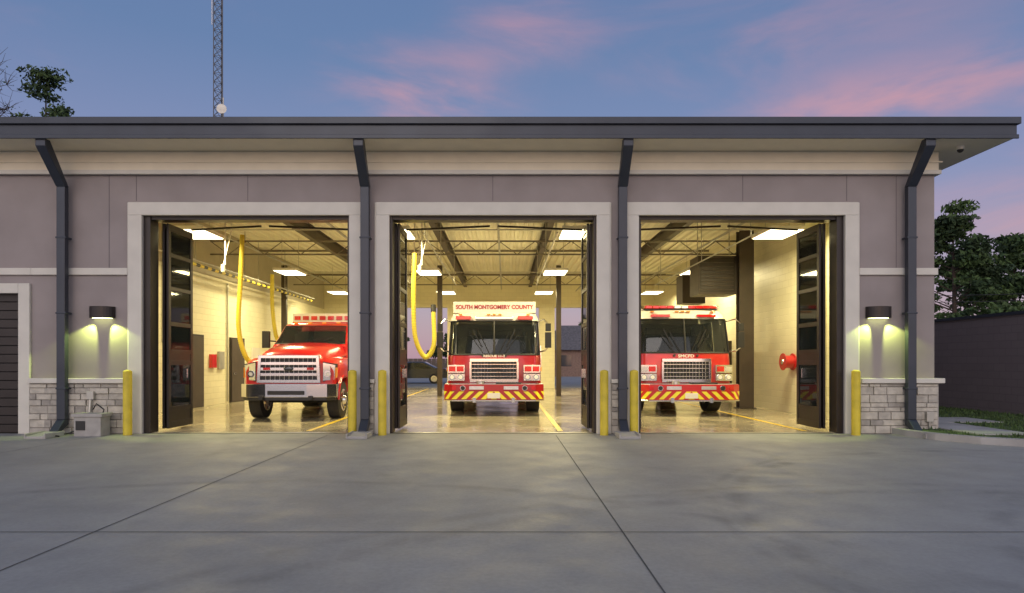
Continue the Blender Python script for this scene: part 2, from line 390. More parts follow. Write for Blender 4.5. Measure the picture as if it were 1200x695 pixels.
for k,(x0,x1) in enumerate(ops):
    jl=.13 if k==0 else .05; jr=.13 if k==2 else .05
    b.box(x0,x0+jl,.02,T-.02,0,4.4,'dark'); b.box(x1-jr,x1,.02,T-.02,0,4.4,'dark'); b.box(x0+jl,x1-jr,.05,T-.02,4.33,4.4,'dark')
    for s,xx,j in((1,x0,jl),(-1,x1,jr)):
        o1,o2=(.20,.29) if j>.1 else (.055,.115)
        leaf(b,xx+s*o1,.38,1.42); leaf(b,xx+s*o2,.38,1.42)
        b.bar((xx+s*o2,1.4,4.40),(xx+s*2.0,1.0,4.40),.04,'dark'); 
    b.box(x0+.2,x1-.2,.42,.5,4.38,4.46,'dark')
b.obj('folding_doors',FS,bevel=.004)

for i,x in enumerate((-8.82,-2.79,2.34,8.08)):
    b=MB(); w=.085
    b.box(x-w,x+w,-.24,-.12,.30,4.93,'slate')
    pr=[(-.12,4.93),(-.24,4.93),(-.80,5.55),(-.80,5.70),(-.66,5.70)]
    b.prism(pr,lambda p,a:(a,p[0],p[1]),x-w-.01,x+w+.01,'slate')
    pr=[(-.12,.30),(-.24,.30),(-.44,.10),(-.40,.03),(-.12,.2)]
    b.prism(pr,lambda p,a:(a,p[0],p[1]),x-w,x+w,'slate')
    for z in(.9,2.4,3.9): b.box(x-w-.02,x+w+.02,-.246,-.05,z,z+.04,'slate')
    b.obj('downspout',bevel=.012)
    b=MB(); b.prism([(-.40,.0),(-.95,.0),(-.95,.05),(-.40,.09)],lambda p,a:(a,p[0],p[1]),x-.17,x+.17,'concrete_light')
    b.box(x-.20,x-.17,-.95,-.40,0,.10,'concrete_light'); b.box(x+.17,x+.20,-.95,-.40,0,.10,'concrete_light')
    b.obj('splash_block',bevel=.01)
for px in(149.5,413,448,708,743,1003):
    x=(px-592)/754*12.72; b=MB(); r=.082
    b.cyl((x,-.28,0),(x,-.28,1.25),r,'yellow',n=24); b.sphere((x,-.28,1.25),r,'yellow',sz=.5,n=24)
    b.obj('bollard',smooth=True)
def spot(name,loc,rot,power,col,size,blend,parent,r=.02):
    l=bpy.data.lights.new(name,'SPOT'); l.energy=power; l.color=col; l.spot_size=size; l.spot_blend=blend; l.shadow_soft_size=r
    o=bpy.data.objects.new(name,l); COL.objects.link(o); o.location=loc; o.rotation_euler=rot; o.parent=parent; return o
for px in(121.5,1028):
    x=(px-592)/58; b=MB()
    pts=[(x+.25*math.cos(a),-.02-.20*math.sin(a)) for a in np.linspace(0,math.pi,15)]
    b.prism(pts,lambda p,a:(p[0],p[1],a),2.33,2.56,'dark')
    b.prism([(x+(p[0]-x)*.8,p[1]*.8-.005) for p in pts],lambda p,a:(p[0],p[1],a),2.322,2.328,'ext_lens')
    o=b.obj('wall_lamp',bevel=.006)
    for dx,t in((-.12,-30),(0.12,30)):
        spot('lamp_bulb',(x+dx,-.12,2.31),(math.radians(6),math.radians(-t),0),85,(.80,1,.22),math.radians(70),.45,o)
b=MB(); b.cyl((8.95,-.35,5.69),(8.95,-.35,5.62),.07,'white'); b.sphere((8.95,-.35,5.62),.06,'black',n=14); b.obj('security_camera',smooth=True)
b=MB(); b.box(-8.38,-7.86,-.5,-.2,.0,.38,'box'); b.box(-8.42,-7.82,-.53,-.17,.38,.44,'box'); b.box(-8.34,-8.16,-.515,-.5,.12,.3,'black'); b.cyl((-8.3,-.15,.44),(-8.3,-.12,.75),.025,'galv'); b.box(-8.36,-8.22,-.16,-.11,.7,.86,'galv')
b.tube([(-8.45,-.3,.1),(-8.6,-.35,.04),(-8.7,-.6,.03),(-8.5,-.75,.03)],.015,'black'); b.tube([(-8.2,-.2,.5),(-8.1,-.25,.62),(-7.98,-.2,.5),(-8.0,-.2,.44)],.014,'black')
b.obj('utility_box',bevel=.01)
b=MB(); b.box(8.42,8.56,-.16,-.10,.25,.45,'galv'); b.cyl((8.49,-.13,0),(8.49,-.13,.25),.02,'galv'); b.obj('outlet_box',bevel=.005)

for xi,x in enumerate((-7.75,-2.75,1.8,6.85)):
    for y in(3.2,10.2,17.0):
        z=4.66; b=MB()
        b.box(x-.42,x+.42,y-.62,y+.62,z,z+.09,'white')
        b.box(x-.39,x+.39,y-.59,y+.59,z-.012,z-.002,'tube')
        for sx in(-.3,.3): b.cyl((x+sx,y,z+.09),(x+sx,y,5.9),.008,'galv',n=6)
        o=b.obj('ceiling_light')
        l=bpy.data.lights.new('lamp','AREA'); l.shape='RECTANGLE'; l.size=.76; l.size_y=1.16; l.energy=225; l.color=(1,.84,.43)
        q=bpy.data.objects.new('lamp',l); COL.objects.link(q); q.location=(x,y,z-.02); q.parent=o

# ------------------------------------------------------------------ vehicles
def outline(w,f,yb,r,bow):
    P=[(-w,yb),(-w,(yb+f+bow+r)/2)]
    for a in np.linspace(math.pi,1.5*math.pi,7): P.append((-w+r+r*math.cos(a),f+bow+r+r*math.sin(a)))
    q=w-r
    for x in np.linspace(-q,q,11)[1:-1]: P.append((x,f+bow*(x/q)**2))
    for a in np.linspace(1.5*math.pi,2*math.pi,7): P.append((w-r+r*math.cos(a),f+bow+r+r*math.sin(a)))
    P+=[(w,(yb+f+bow+r)/2),(w,yb)]
    return P
def rows_from(levels): return [[(x,y,z) for x,y in outline(w,f,yb,r,bow)] for z,w,f,yb,r,bow in levels]
def wheel(b,x,y,r,w,dual=False):
    b.cyl((x-w/2,y,r),(x+w/2,y,r),r,'rubber',n=36)
    for s in(-1,1):
        b.cyl((x+s*w/2,y,r),(x+s*(w/2+.012),y,r),r*.93,'rubber',r1=r*.86,n=36)
        b.cyl((x+s*(w/2+.01),y,r),(x+s*(w/2+.022),y,r),r*.60,'chrome',r1=r*.56,n=24)
        b.cyl((x+s*(w/2+.02),y,r),(x+s*(w/2+.08),y,r),r*.26,'chrome',r1=r*.18,n=16)
        for i in range(8):
            a=i*math.pi/4; b.cyl((x+s*(w/2+.02),y+r*.42*math.cos(a),r+r*.42*math.sin(a)),(x+s*(w/2+.03),y+r*.42*math.cos(a),r+r*.42*math.sin(a)),r*.08,'black',n=8)
def clipx(poly,a,b_):
    def cl(P,c,keep):
        out=[]
        for i in range(len(P)):
            p,q=P[i],P[(i+1)%len(P)]; ip,iq=keep(p[0]),keep(q[0])
            if ip: out.append(p)
            if ip!=iq:
                t=(c-p[0])/(q[0]-p[0]); out.append((c,p[1]+t*(q[1]-p[1])))
        return out
    P=cl(poly,a,lambda x:x>=a-1e-9)
    if P: P=cl(P,b_,lambda x:x<=b_+1e-9)
    return P if len(P)>2 else None
def fire_engine(loc,tall,redk,name_text):
    E=empty('fire_engine',loc)
    lv=[(.60,1.21,.56,3.3,.22,.05),(.75,1.23,.55,3.3,.24,.06),(1.30,1.23,.54,3.3,.25,.07),(1.56,1.23,.55,3.3,.26,.08),(1.64,1.225,.56,3.3,.27,.09),
        (1.9,1.215,.60,3.3,.27,.09),(2.2,1.20,.665,3.3,.27,.09),(2.56,1.18,.76,3.3,.26,.09),(2.66,1.165,.80,3.3,.26,.09),(2.78,1.11,.90,3.3,.25,.08),(2.84,1.0,1.05,3.2,.2,.05)]
    if not tall: lv=[(z+ (.05 if z>1.6 else 0),*r) for z,*r in lv]
    R=rows_from(lv)
    def fn(i,j):
        if 4<=i<=6:
            if 4<=j<=21: return None
            if j in(0,25) : return None
            return 'white'
        return redk if i<3 else ('white' if i>3 else redk)
    b=MB(); b.grid(R,None,fn); top=R[-1]
    b.add(top,[tuple(range(len(top)))],'white')
    bk=[(p[0],3.3,p[2]) for p in (R[0][0],R[0][-1],R[9][-1],R[9][0])]; b.add(bk,[(0,1,2,3)],'white')
    b.obj('cab',E,smooth=True,recalc=False)
    b=MB(); G=[[(x*.994,y+.012,z) for x,y,z in R[i][4:23]] for i in range(4,8)]; b.grid(G,'glass')
    for s in (slice(0,2),slice(25,27)): b.grid([[ (x*.99,y,z) for x,y,z in R[i][s]] for i in range(4,8)],'glass')
    b.obj('windshield',E,smooth=True,recalc=False)
    b=MB()
    b.tube([(x,y-.004,z) for x,y,z in R[4][4:23]],.022,'black'); b.tube([(x,y-.004,z) for x,y,z in R[7][4:23]],.022,'black')
    for j in(4,22): b.tube([(R[i][j][0],R[i][j][1]-.002,R[i][j][2]) for i in range(4,8)],.022,'black')
    b.tube([(R[i][13][0],R[i][13][1]-.004,R[i][13][2]) for i in range(4,8)],.024,'black')
    for s in(-1,1):
        for (xa,xb,za,zb) in((.30,.62,1.70,2.18),(.12,.40,1.66,2.26)):
            b.bar((s*xa,.53,za),(s*xb,.60,zb),.018,'black')
        b.bar((s*.32,.60,1.85),(s*.55,.635,2.32),.03,'black'); b.cyl((s*.3,.56,1.6),(s*.3,.5,1.62),.03,'black')
    b.obj('wipers_and_gaskets',E,smooth=True)
    b=MB()
    for sx in(-.62,.62):
        b.box(sx-.26,sx+.26,1.35,1.85,1.2,1.45,'seat'); b.box(sx-.25,sx+.25,1.8,1.98,1.45,2.18,'seat'); b.box(sx-.13,sx+.13,1.82,1.94,2.2,2.42,'seat')
    b.box(-1.15,1.15,.85,1.15,1.2,1.66,'black'); b.box(-.3,.3,1.0,2.4,1.1,1.55,'black'); b.box(-1.15,1.15,2.9,3.0,1.0,2.6,'seat')
    c=Vector((.62,1.15,1.85)); b.tube([c+Vector((.22*math.cos(a),.09*math.sin(a),.2*math.sin(a))) for a in np.linspace(0,2*math.pi,20)],.016,'black')
    b.box(-1.1,1.1,.9,3.0,1.0,1.1,'black')
    b.obj('cab_interior',E,bevel=.03)
    b=MB(); gy=.50
    gx=.58; z0,z1=.94,1.48
    b.box(-gx,gx,gy-.0,gy+.10,z0,z1,'black')
    for (a,c,d,e) in((-gx-.05,gx+.05,z1-.04,z1+.05),(-gx-.05,gx+.05,z0-.05,z0+.04)): b.box(a,c,gy-.05,gy+.08,d,e,'chrome')
    for s in(-1,1): b.box(min(s*gx,s*(gx+.06)),max(s*gx,s*(gx+.06)),gy-.045,gy+.08,z0+.04,z1-.04,'chrome')
    for i in range(1,5): z=z0+(z1-z0)*i/5; b.box(-gx,gx,gy-.03,gy,z-.012,z+.012,'chrome')
    for i in range(1,14): x=-gx+2*gx*i/14; b.box(x-.006,x+.006,gy-.02,gy-.002,z0,z1,'chrome')
    for s in(-1,1):
        xa,xb=sorted((s*.76,s*1.20))
        y0=gy-.015
        b.box(xa,xb,y0,y0+.14,.93,1.12,'chrome'); b.box(xa,xb,y0-.002,y0+.14,1.14,1.36,'chrome')
        for c in(.87,1.09): 
            b.cyl((s*c,y0+.01,1.025),(s*c,y0-.02,1.025),.085,'lens',n=20); b.cyl((s*c,y0-.018,1.025),(s*c,y0-.03,1.025),.05,'white',n=16)
        b.box(*sorted((s*.79,s*.97)),y0-.02,y0,1.18,1.32,'lens_red'); b.box(*sorted((s*1.0,s*1.17)),y0-.02,y0,1.18,1.32,'lens_red' if tall else 'lens')
        b.box(*sorted((s*1.18,s*1.235)),y0+.1,y0+.3,1.18,1.30,'lens_amber')
    b.grid([[(x*1.003,y-.006,.56+.02) for x,y in outline(1.23,.543,3.3,.25,.073)],[(x*1.003,y-.006,.68) for x,y in outline(1.23,.545,3.3,.255,.075)]],'white')
    b.obj('grille_and_lamps',E,bevel=.008)
    b=MB(); X0,X1=1.06,1.30
    pl=[(-1.27,.60),(-1.27,.22),(-X0,0),(X0,0),(1.27,.22),(1.27,.60)]
    b.prism(pl,lambda p,a:(p[0],p[1],a),.44,.84,redk); b.prism([(x*.985,y+.01) for x,y in pl],lambda p,a:(p[0],p[1],a),.84,.855,'alu')
    b.prism([(x*1.006,y-.012) for x,y in pl],lambda p,a:(p[0],p[1],a),.40,.44,'chrome')
    b.obj('bumper',E,bevel=.012)
    b=MB(); za,zb=.455,.66; h=zb-za; w=.20
    def mp(x,z):
        if abs(x)<=X0+1e-6: return (x,-.005,z)
        s=1 if x>0 else -1; t=(abs(x)-X0)/.30; return (s*(X0+.21*t+.004),.22*t-.004,z)
    for i in range(-2,14):
        x0=i*w*2*.62
        for s in(-1,1):
            po=[(x0+h,za),(x0+h+w*.62,za),(x0+w*.62,zb),(x0,zb)]
            po=[(s*p[0],p[1]) for p in po]
            rng_=[(0,X0),(X0,X0+.30)] if s>0 else [(-X0,0),(-X0-.30,-X0)]
            for a,c in rng_:
                q=clipx(po,a,c)
                if q: b.add([mp(*p) for p in q],[tuple(range(len(q)))],'chev')
    b.obj('chevrons',E,recalc=False)
    b=MB()
    b.box(-.16,.16,-.02,-.004,.48,.62,'white'); 
    for s in(-1,1):
        b.cyl((s*.78,0.01,.75),(s*.78,-.03,.75),.07,'chrome',n=20); b.cyl((s*.78,-.03,.75),(s*.78,-.035,.75),.055,'black',n=20)
        b.box(*sorted((s*.95,s*1.05)),-.015,.0,.70,.80,'lens_red'); b.box(*sorted((s*.45,s*.53)),-.07,.02,.37,.50,'chrome')
        b.box(*sorted((s*.25,s*.62)),-.012,.0,.71,.80,'alu')
    b.cyl((-.35,.2,.855),(-.35,.2,.93),.10,'alu'); b.box(.05,.7,.12,.42,.856,.89,'black')
    for s in(-1,1):
        b.tube([(s*1.15,.98,2.55),(s*1.30,.60,2.60),(s*1.40,.48,2.46)],.02,'chrome'); b.tube([(s*1.2,.80,1.72),(s*1.32,.58,1.74),(s*1.40,.48,1.84)],.02,'chrome')
        b.box(*sorted((s*1.32,s*1.48)),.43,.52,1.82,2.24,'black'); b.box(*sorted((s*1.33,s*1.47)),.43,.52,2.27,2.48,'black')
        b.box(*sorted((s*1.335,s*1.465)),.52,.525,1.85,2.2,'chrome')
        b.box(*sorted((s*1.22,s*1.26)),1.2,1.26,1.3,1.9,'chrome')
    b.obj('mirrors_and_fittings',E,bevel=.01)
    b=MB()
    if tall:
        b.box(-1.10,1.10,1.0,3.2,2.80,3.12,'white'); b.box(-1.12,1.12,1.3,3.25,3.12,3.15,'alu')
        for x in(-.9,-.15,0,.15,.9): b.box(x-.05,x+.05,.80,.92,2.725,2.765,'lens_amber')
        for s in(-1,1): b.box(*sorted((s*.62,s*1.02)),.73,.86,2.60,2.70,'lens_red'); 
        b.box(-.5,.5,.735,.86,2.61,2.69,'lens')
    else:
        z=2.87
        b.box(-.95,.95,1.0,1.35,z,z+.05,'black')
        for i in range(10): x=-.95+i*.19; b.box(x+.005,x+.185,.98,1.37,z+.05,z+.13,'lens_red' if i not in(4,5) else 'lens')
        for x in(-.8,-.15,0,.15,.8): b.box(x-.05,x+.05,.82,.94,2.80,2.84,'lens_amber')
        for s in(-1,1): b.box(*sorted((s*.35,s*.85)),.755,.88,2.665,2.74,'lens_red'); b.cyl((s*1.0,1.5,2.86),(s*1.0,1.1,2.95),.06,'chrome')
    b.obj('roof_lights',E,bevel=.012)
    if tall: text('roof_lettering','SOUTH MONTGOMERY COUNTY',(0,.992,2.965),.155,'red2',E,sx=.88)
    text('front_lettering',name_text,(0,.50,1.595),.085 if tall else .11,'white',E,sx=1.2)
    b=MB()
    for s in(-1,1): wheel(b,s*1.05,1.95,.53,.34)
    for s in(-1,1): wheel(b,s*1.0,6.9,.53,.5)
    b.box(-.45,.45,.6,8.5,.5,.8,'black'); b.cyl((-.95,1.95,.5),(.95,1.95,.5),.08,'black'); b.box(-1.1,1.1,1.0,3.2,.8,1.0,'black')
    b.obj('wheels_and_axles',E,smooth=True)
    b=MB()
    b.box(-1.2,1.2,3.4,4.3,.65,2.6,'alu'); b.box(-1.25,1.25,4.35,6.2,.65,2.5,redk); b.box(-1.25,1.25,6.2,7.6,1.2,2.5,redk); b.box(-1.25,1.25,7.6,9.0,.65,2.5,redk)
    b.box(-1.2,1.2,4.4,8.9,2.5,2.85 if tall else 2.65,'white')
    for s in(-1,1):
        for ya,yb in((4.45,5.25),(5.35,6.1),(7.7,8.9)): b.box(*sorted((s*1.25,s*1.265)),ya,yb,.75,2.3,'alu')
        for i in range(4): b.cyl((s*1.2,3.55+i*.2,1.2+.25*(i%2)),(s*1.24,3.55+i*.2,1.2+.25*(i%2)),.06,'chrome')
    b.obj('pump_and_body',E,bevel=.02)
    E.scale=(1.045,1.0,1.0)
    return E
fire_engine((-.30,3.95,.008),True,'red2','RESCUE 11-2')
fire_engine((4.88,3.85,.008),False,'red','SMCFD')

def rescue_truck(loc):
    E=empty('rescue_pickup_truck',loc)
    def sec(y,fw,fz,hz,hx,lip): 
        half=[(fw-.02,lip),(fw,lip+.18),(fw,fz-.22),(fw-.06,fz-.06),(fw-.20,fz),(hx+.08,fz+.0),(hx,hz-.10),(hx-.10,hz-.02),(hx*.5,hz+.015),(0,hz+.03)]
        return [(-x,y,z) for x,z in half]+[(x,y,z) for x,z in half[-2::-1]]
    st=[sec(.20,1.06,1.40,1.60,.70,.88),sec(.24,1.11,1.46,1.66,.73,.86),sec(.45,1.17,1.53,1.74,.76,.98),sec(.95,1.18,1.56,1.83,.80,1.04),sec(1.5,1.16,1.58,1.90,.86,1.0),sec(1.85,1.08,1.62,1.94,.92,.85)]
    b=MB(); b.grid(st,'red'); b.add(st[0],[tuple(range(19))],'red')
    b.obj('hood_and_fenders',E,smooth=True,recalc=False)
    lv=[(.62,1.0,1.82,4.0,.1,.02),(1.3,1.03,1.80,4.0,.12,.03),(1.86,1.02,1.72,4.0,.14,.05),(1.93,1.0,1.75,4.0,.16,.07),(2.1,.965,1.93,4.0,.17,.08),(2.28,.93,2.12,4.0,.17,.08),(2.44,.90,2.30,4.0,.17,.07),(2.50,.86,2.42,3.95,.15,.05),(2.53,.75,2.6,3.9,.1,.03)]
    R=rows_from(lv)
    def fn(i,j):
        if 3<=i<=5 and (5<=j<=20 or j in(0,25,1,24)): return None
        return 'red'
    b=MB(); b.grid(R,None,fn); b.add(R[-1],[tuple(range(27))],'red'); b.obj('cab',E,smooth=True,recalc=False)
    b=MB(); b.grid([[(x,y+.01,z) for x,y,z in R[i][5:22]] for i in range(3,7)],'glass')
    for s in(slice(0,3),slice(24,27)): b.grid([[(x*.99,y,z) for x,y,z in R[i][s]] for i in range(3,7)],'glass')
    b.obj('windows',E,smooth=True,recalc=False)
    b=MB(); b.tube([(x,y-.003,z) for x,y,z in R[3][5:22]],.015,'black'); b.tube([(x,y-.003,z) for x,y,z in R[6][5:22]],.012,'black')
    for s in(-1,1): b.bar((s*.1+.05,1.76,1.97),(s*.1+.5,1.92,2.10),.02,'black')
    for sx in(-.5,.5): b.box(sx-.26,sx+.26,2.9,3.1,1.3,2.25,'seat')
    b.box(-.95,.95,2.1,2.35,1.3,1.85,'black'); b.box(-.9,.9,3.7,3.75,1.0,2.35,'seat'); b.box(-.95,.95,2.0,3.9,1.0,1.1,'black')
    c=Vector((.45,2.4,1.92)); b.tube([c+Vector((.19*math.cos(a),.07*math.sin(a),.18*math.sin(a))) for a in np.linspace(0,2*math.pi,20)],.015,'black')
    b.obj('cab_interior',E)
    b=MB(); g=.17
    b.box(-.72,.72,g,g+.06,.97,1.56,'black')
    fr=[(-.78,.93),(.78,.93),(.74,1.60),(-.74,1.60)]; fi=[(-.70,1.0),(.70,1.0),(.67,1.53),(-.67,1.53)]
    for i in range(4):
        j=(i+1)%4; q=[fr[i],fr[j],fi[j],fi[i]]; b.prism(q,lambda p,a:(p[0],a,p[1]),g-.06,g+.05,'chrome')
    for z in(1.13,1.265,1.40): b.box(-.69,.69,g-.05,g+.02,z-.036,z+.036,'chrome')
    for i in range(1,12): x=-.69+1.38*i/12; b.box(x-.006,x+.006,g-.02,g+.0,1.0,1.53,'galv')
    for s in(-1,1):
        q=[(s*.83,.98),(s*1.09,1.0),(s*1.12,1.36),(s*.83,1.42)]
        b.prism(q,lambda p,a:(p[0],a+abs(p[0])*.22-.2,p[1]),.18,.30,'lens'); 
        b.prism([(s*.82,.955),(s*1.10,.97),(s*1.145,1.385),(s*.82,1.445)],lambda p,a:(p[0],a+abs(p[0])*.22-.2,p[1]),.205,.32,'black')
        b.cyl((s*.94,.18,1.14),(s*.94,.155,1.14),.085,'chrome',n=20); b.cyl((s*.94,.156,1.14),(s*.94,.15,1.14),.05,'white',n=16)
        b.box(*sorted((s*1.06,s*1.15)),.24,.34,1.05,1.3,'lens_amber')
        b.box(*sorted((s*.45,s*.62)),g-.065,g-.05,1.24,1.30,'lens_red')
    b.obj('grille_and_headlights',E,bevel=.01)
    e=MB(); e.sphere((0,g-.065,1.27),.12,'carpaint',sx=1,sy=.12,sz=.42); e.obj('badge',E,smooth=True)
    b=MB()
    pl=[(-1.17,.45),(-1.17,.16),(-.98,-.02),(-.5,-.07),(.5,-.07),(.98,-.02),(1.17,.16),(1.17,.45)]
    b.prism(pl,lambda p,a:(p[0],p[1],a),.58,.90,'chrome'); b.prism([(x*.97,y+.03) for x,y in pl],lambda p,a:(p[0],p[1],a),.50,.578,'black')
    b.box(-.45,.45,-.075,-.06,.64,.74,'black')
    for s in(-1,1): b.box(*sorted((s*.55,s*.65)),-.12,.0,.52,.62,'black')
    b.obj('bumper',E,bevel=.03)
    b=MB()
    for s in(-1,1):
        b.tube([(s*1.0,2.1,2.0),(s*1.2,2.0,2.02),(s*1.28,1.98,2.05)],.02,'black'); b.box(*sorted((s*1.14,s*1.34)),1.94,2.04,1.82,2.28,'black')
        for i in range(9):
            a0=math.pi*i/9*1.0;a1=math.pi*(i+1)/9
            b.bar((s*1.165,.95+.60*math.cos(a0),.50+.60*math.sin(a0)),(s*1.165,.95+.60*math.cos(a1),.50+.60*math.sin(a1)),.05,'red',.05)
            b.add([(s*1.15,.95+.60*math.cos(a0),.50+.60*math.sin(a0)),(s*1.15,.95+.60*math.cos(a1),.50+.60*math.sin(a1)),(s*1.15,.95+.60*math.cos(a1),1.15),(s*1.15,.95+.60*math.cos(a0),1.15)],[(0,1,2,3)],'red')
        b.box(*sorted((s*.9,s*1.12)),1.75,4.0,.45,.52,'alu')
    b.obj('mirrors_and_arches',E,bevel=.012,recalc=False)
    b=MB()
    for s in(-1,1): wheel(b,s*.98,.95,.47,.29); wheel(b,s*.95,5.3,.47,.5)
    b.cyl((-.9,.95,.47),(.9,.95,.47),.08,'black'); b.box(-.4,.4,.3,6.5,.5,.75,'black'); b.box(-.75,.75,.30,.9,.75,1.3,'black')
    b.obj('wheels',E,smooth=True)
    b=MB()
    b.box(-1.18,1.18,4.1,6.9,.75,2.58,'red'); b.box(-1.2,1.2,4.08,6.92,2.58,2.92,'white')
    for i in range(9):
        x=-1.14+i*.255; b.box(x,x+.18,4.04,4.08,2.72,2.84,'lens_red' if i%2==0 else 'red')
    b.box(-1.2,1.2,4.045,4.08,2.60,2.66,'red')
    for s in(-1,1):
        for ya in(4.3,5.2,6.05): b.box(*sorted((s*1.18,s*1.195)),ya,ya+.7,.95,2.4,'alu')
    for x in(-.6,-.2,.2,.6): b.box(x-.05,x+.05,2.48,2.58,2.515,2.555,'lens_amber')
    b.obj('rescue_body',E,bevel=.02)
rescue_truck((-5.30,2.62,.008))

def spline(pts,n=10):
    P=[Vector(p) for p in pts]; P=[P[0]*2-P[1]]+P+[P[-1]*2-P[-2]]; out=[]
    for i in range(1,len(P)-2):
        for t in np.linspace(0,1,n,endpoint=False):
            t=float(t); a,b_,c,d=P[i-1],P[i],P[i+1],P[i+2]
            out.append(.5*((2*b_)+(-a+c)*t+(2*a-5*b_+4*c-d)*t*t+(-a+3*b_-3*c+d)*t**3))
    out.append(P[-2]); return out
def hose(pts,r=.06):
    b=MB(); S=spline(pts,14); b.tube(S,r,'hose',n=12)
    for i in range(1,len(S)-1,1):
        d=(S[i+1]-S[i-1]).normalized()*.012; b.cyl(S[i]-d,S[i]+d,r*1.10,'hose',n=12)
    b.cyl(S[-1],S[-1]+(S[-1]-S[-2]).normalized()*.2,r*1.2,'black'); b.obj('exhaust_hose',smooth=True)
hose([(-7.15,4.5,4.9),(-7.2,4.5,3.6),(-7.25,4.5,2.4),(-7.1,4.6,1.6),(-6.8,4.9,1.2)])
hose([(-7.6,8.0,4.3),(-7.6,8,3.3),(-7.5,8,2.4),(-7.35,8,2.0)])
hose([(-2.42,4.2,4.35),(-2.45,4.2,3.1),(-2.40,4.2,2.1),(-2.15,4.25,1.58),(-1.92,4.3,1.9),(-1.95,4.5,2.8)],.06)
b=MB()
y=5.0;i=0
while y<16.5: b.cyl((-8.9,y,4.25+.0),(-8.9,y+.24,4.25),.045,'hose' if i%2 else 'black',n=10); y+=.24; i+=1
b.cyl((-8.9,4.6,4.38),(-8.9,17,4.38),.03,'galv'); 
for y in(5.5,9,13): b.cyl((-8.9,y,4.4),(-8.9,y,5.9),.015,'galv',n=6)
b.obj('exhaust_rail')
b=MB()
for x,y in((-7.35,3.9),(-2.2,4.0),(-2.75,6.5),(3.05,5.5)):
    b.cyl((x,y,4.0),(x,y,5.85),.02,'white'); b.tube(spline([(x+.03,y,5.6),(x+.16,y,5.0),(x+.05,y,4.4),(x-.05,y,4.0)]),.012,'white'); b.cyl((x-.06,y,3.82),(x-.06,y,4.0),.05,'white')
b.obj('cord_reel_drops')
b=MB(); b.box(6.0,7.2,7.0,7.9,3.55,4.75,'steel'); b.box(6.06,7.14,6.985,7.0,3.62,4.68,'dark')
for i in range(8): b.box(6.1,7.1,6.97,6.985,3.68+i*.12,3.71+i*.12,'steel')
for x in(6.1,7.1): b.cyl((x,7.4,4.75),(x,7.4,5.9),.015,'galv')
b.box(6.2,7.0,9.5,10.3,3.5,4.5,'steel'); b.obj('air_filtration_unit',bevel=.01)
b=MB(); b.cyl((8.1,5.0,1.45),(7.78,5.0,1.45),.18,'red',n=28)
b.cyl((7.78,5.0,1.45),(7.76,5.0,1.45),.24,'red',n=28); b.cyl((8.05,5.0,1.45),(8.03,5.0,1.45),.24,'red',n=28); b.cyl((7.76,5,1.45),(7.74,5,1.45),.08,'chrome'); b.obj('hose_reel',bevel=.005)
b=MB(); b.tube(spline([(8.04,4.5,4.2),(8.0,4.5,3.0),(7.95,4.3,1.6),(8.02,4.1,.9),(8.02,4.6,1.3)]),.015,'black'); b.cyl((8.05,9,0),(8.05,9,5.5),.04,'galv'); b.box(7.98,8.1,8.3,8.7,1.2,1.9,'galv'); b.box(7.98,8.1,10,10.9,0.05,2.2,'steel'); b.obj('wall_fittings')

b=MB(); b.box(13.06,13.4,-1.0,34,0,2.66,'annex'); b.box(13.02,13.44,-1.04,34,2.66,2.74,'slate'); b.box(13.4,22,-1,-.7,0,2.66,'annex'); b.box(13.44,22,-1,34,2.6,2.7,'slate'); b.obj('annex_building')
b=MB(); mx,my,w=-20.0,32.0,.36
legs=[(mx+w*math.cos(a),my+w*math.sin(a)) for a in(math.radians(90),math.radians(210),math.radians(330))]
for x,y in legs: b.cyl((x,y,0),(x,y,40),.035,'mast',n=6)
z=0
while z<40:
    for i in range(3):
        p,q=legs[i],legs[(i+1)%3]; b.bar((*p,z),(*q,z+.6),.025,'mast'); b.bar((*q,z),(*p,z+.6),.025,'mast'); b.bar((*p,z),(*q,z),.025,'mast')
    z+=.6
b.cyl((mx+.35,my-.3,18.9),(mx+.45,my-.65,18.9),.12,'galv',r1=.33); b.cyl((mx-.5,my,25),(mx-.5,my,27),.03,'white'); b.cyl((mx+.42,my-.3,17.8),(mx+.42,my-.3,19.8),.04,'galv')
b.obj('radio_mast',recalc=False)
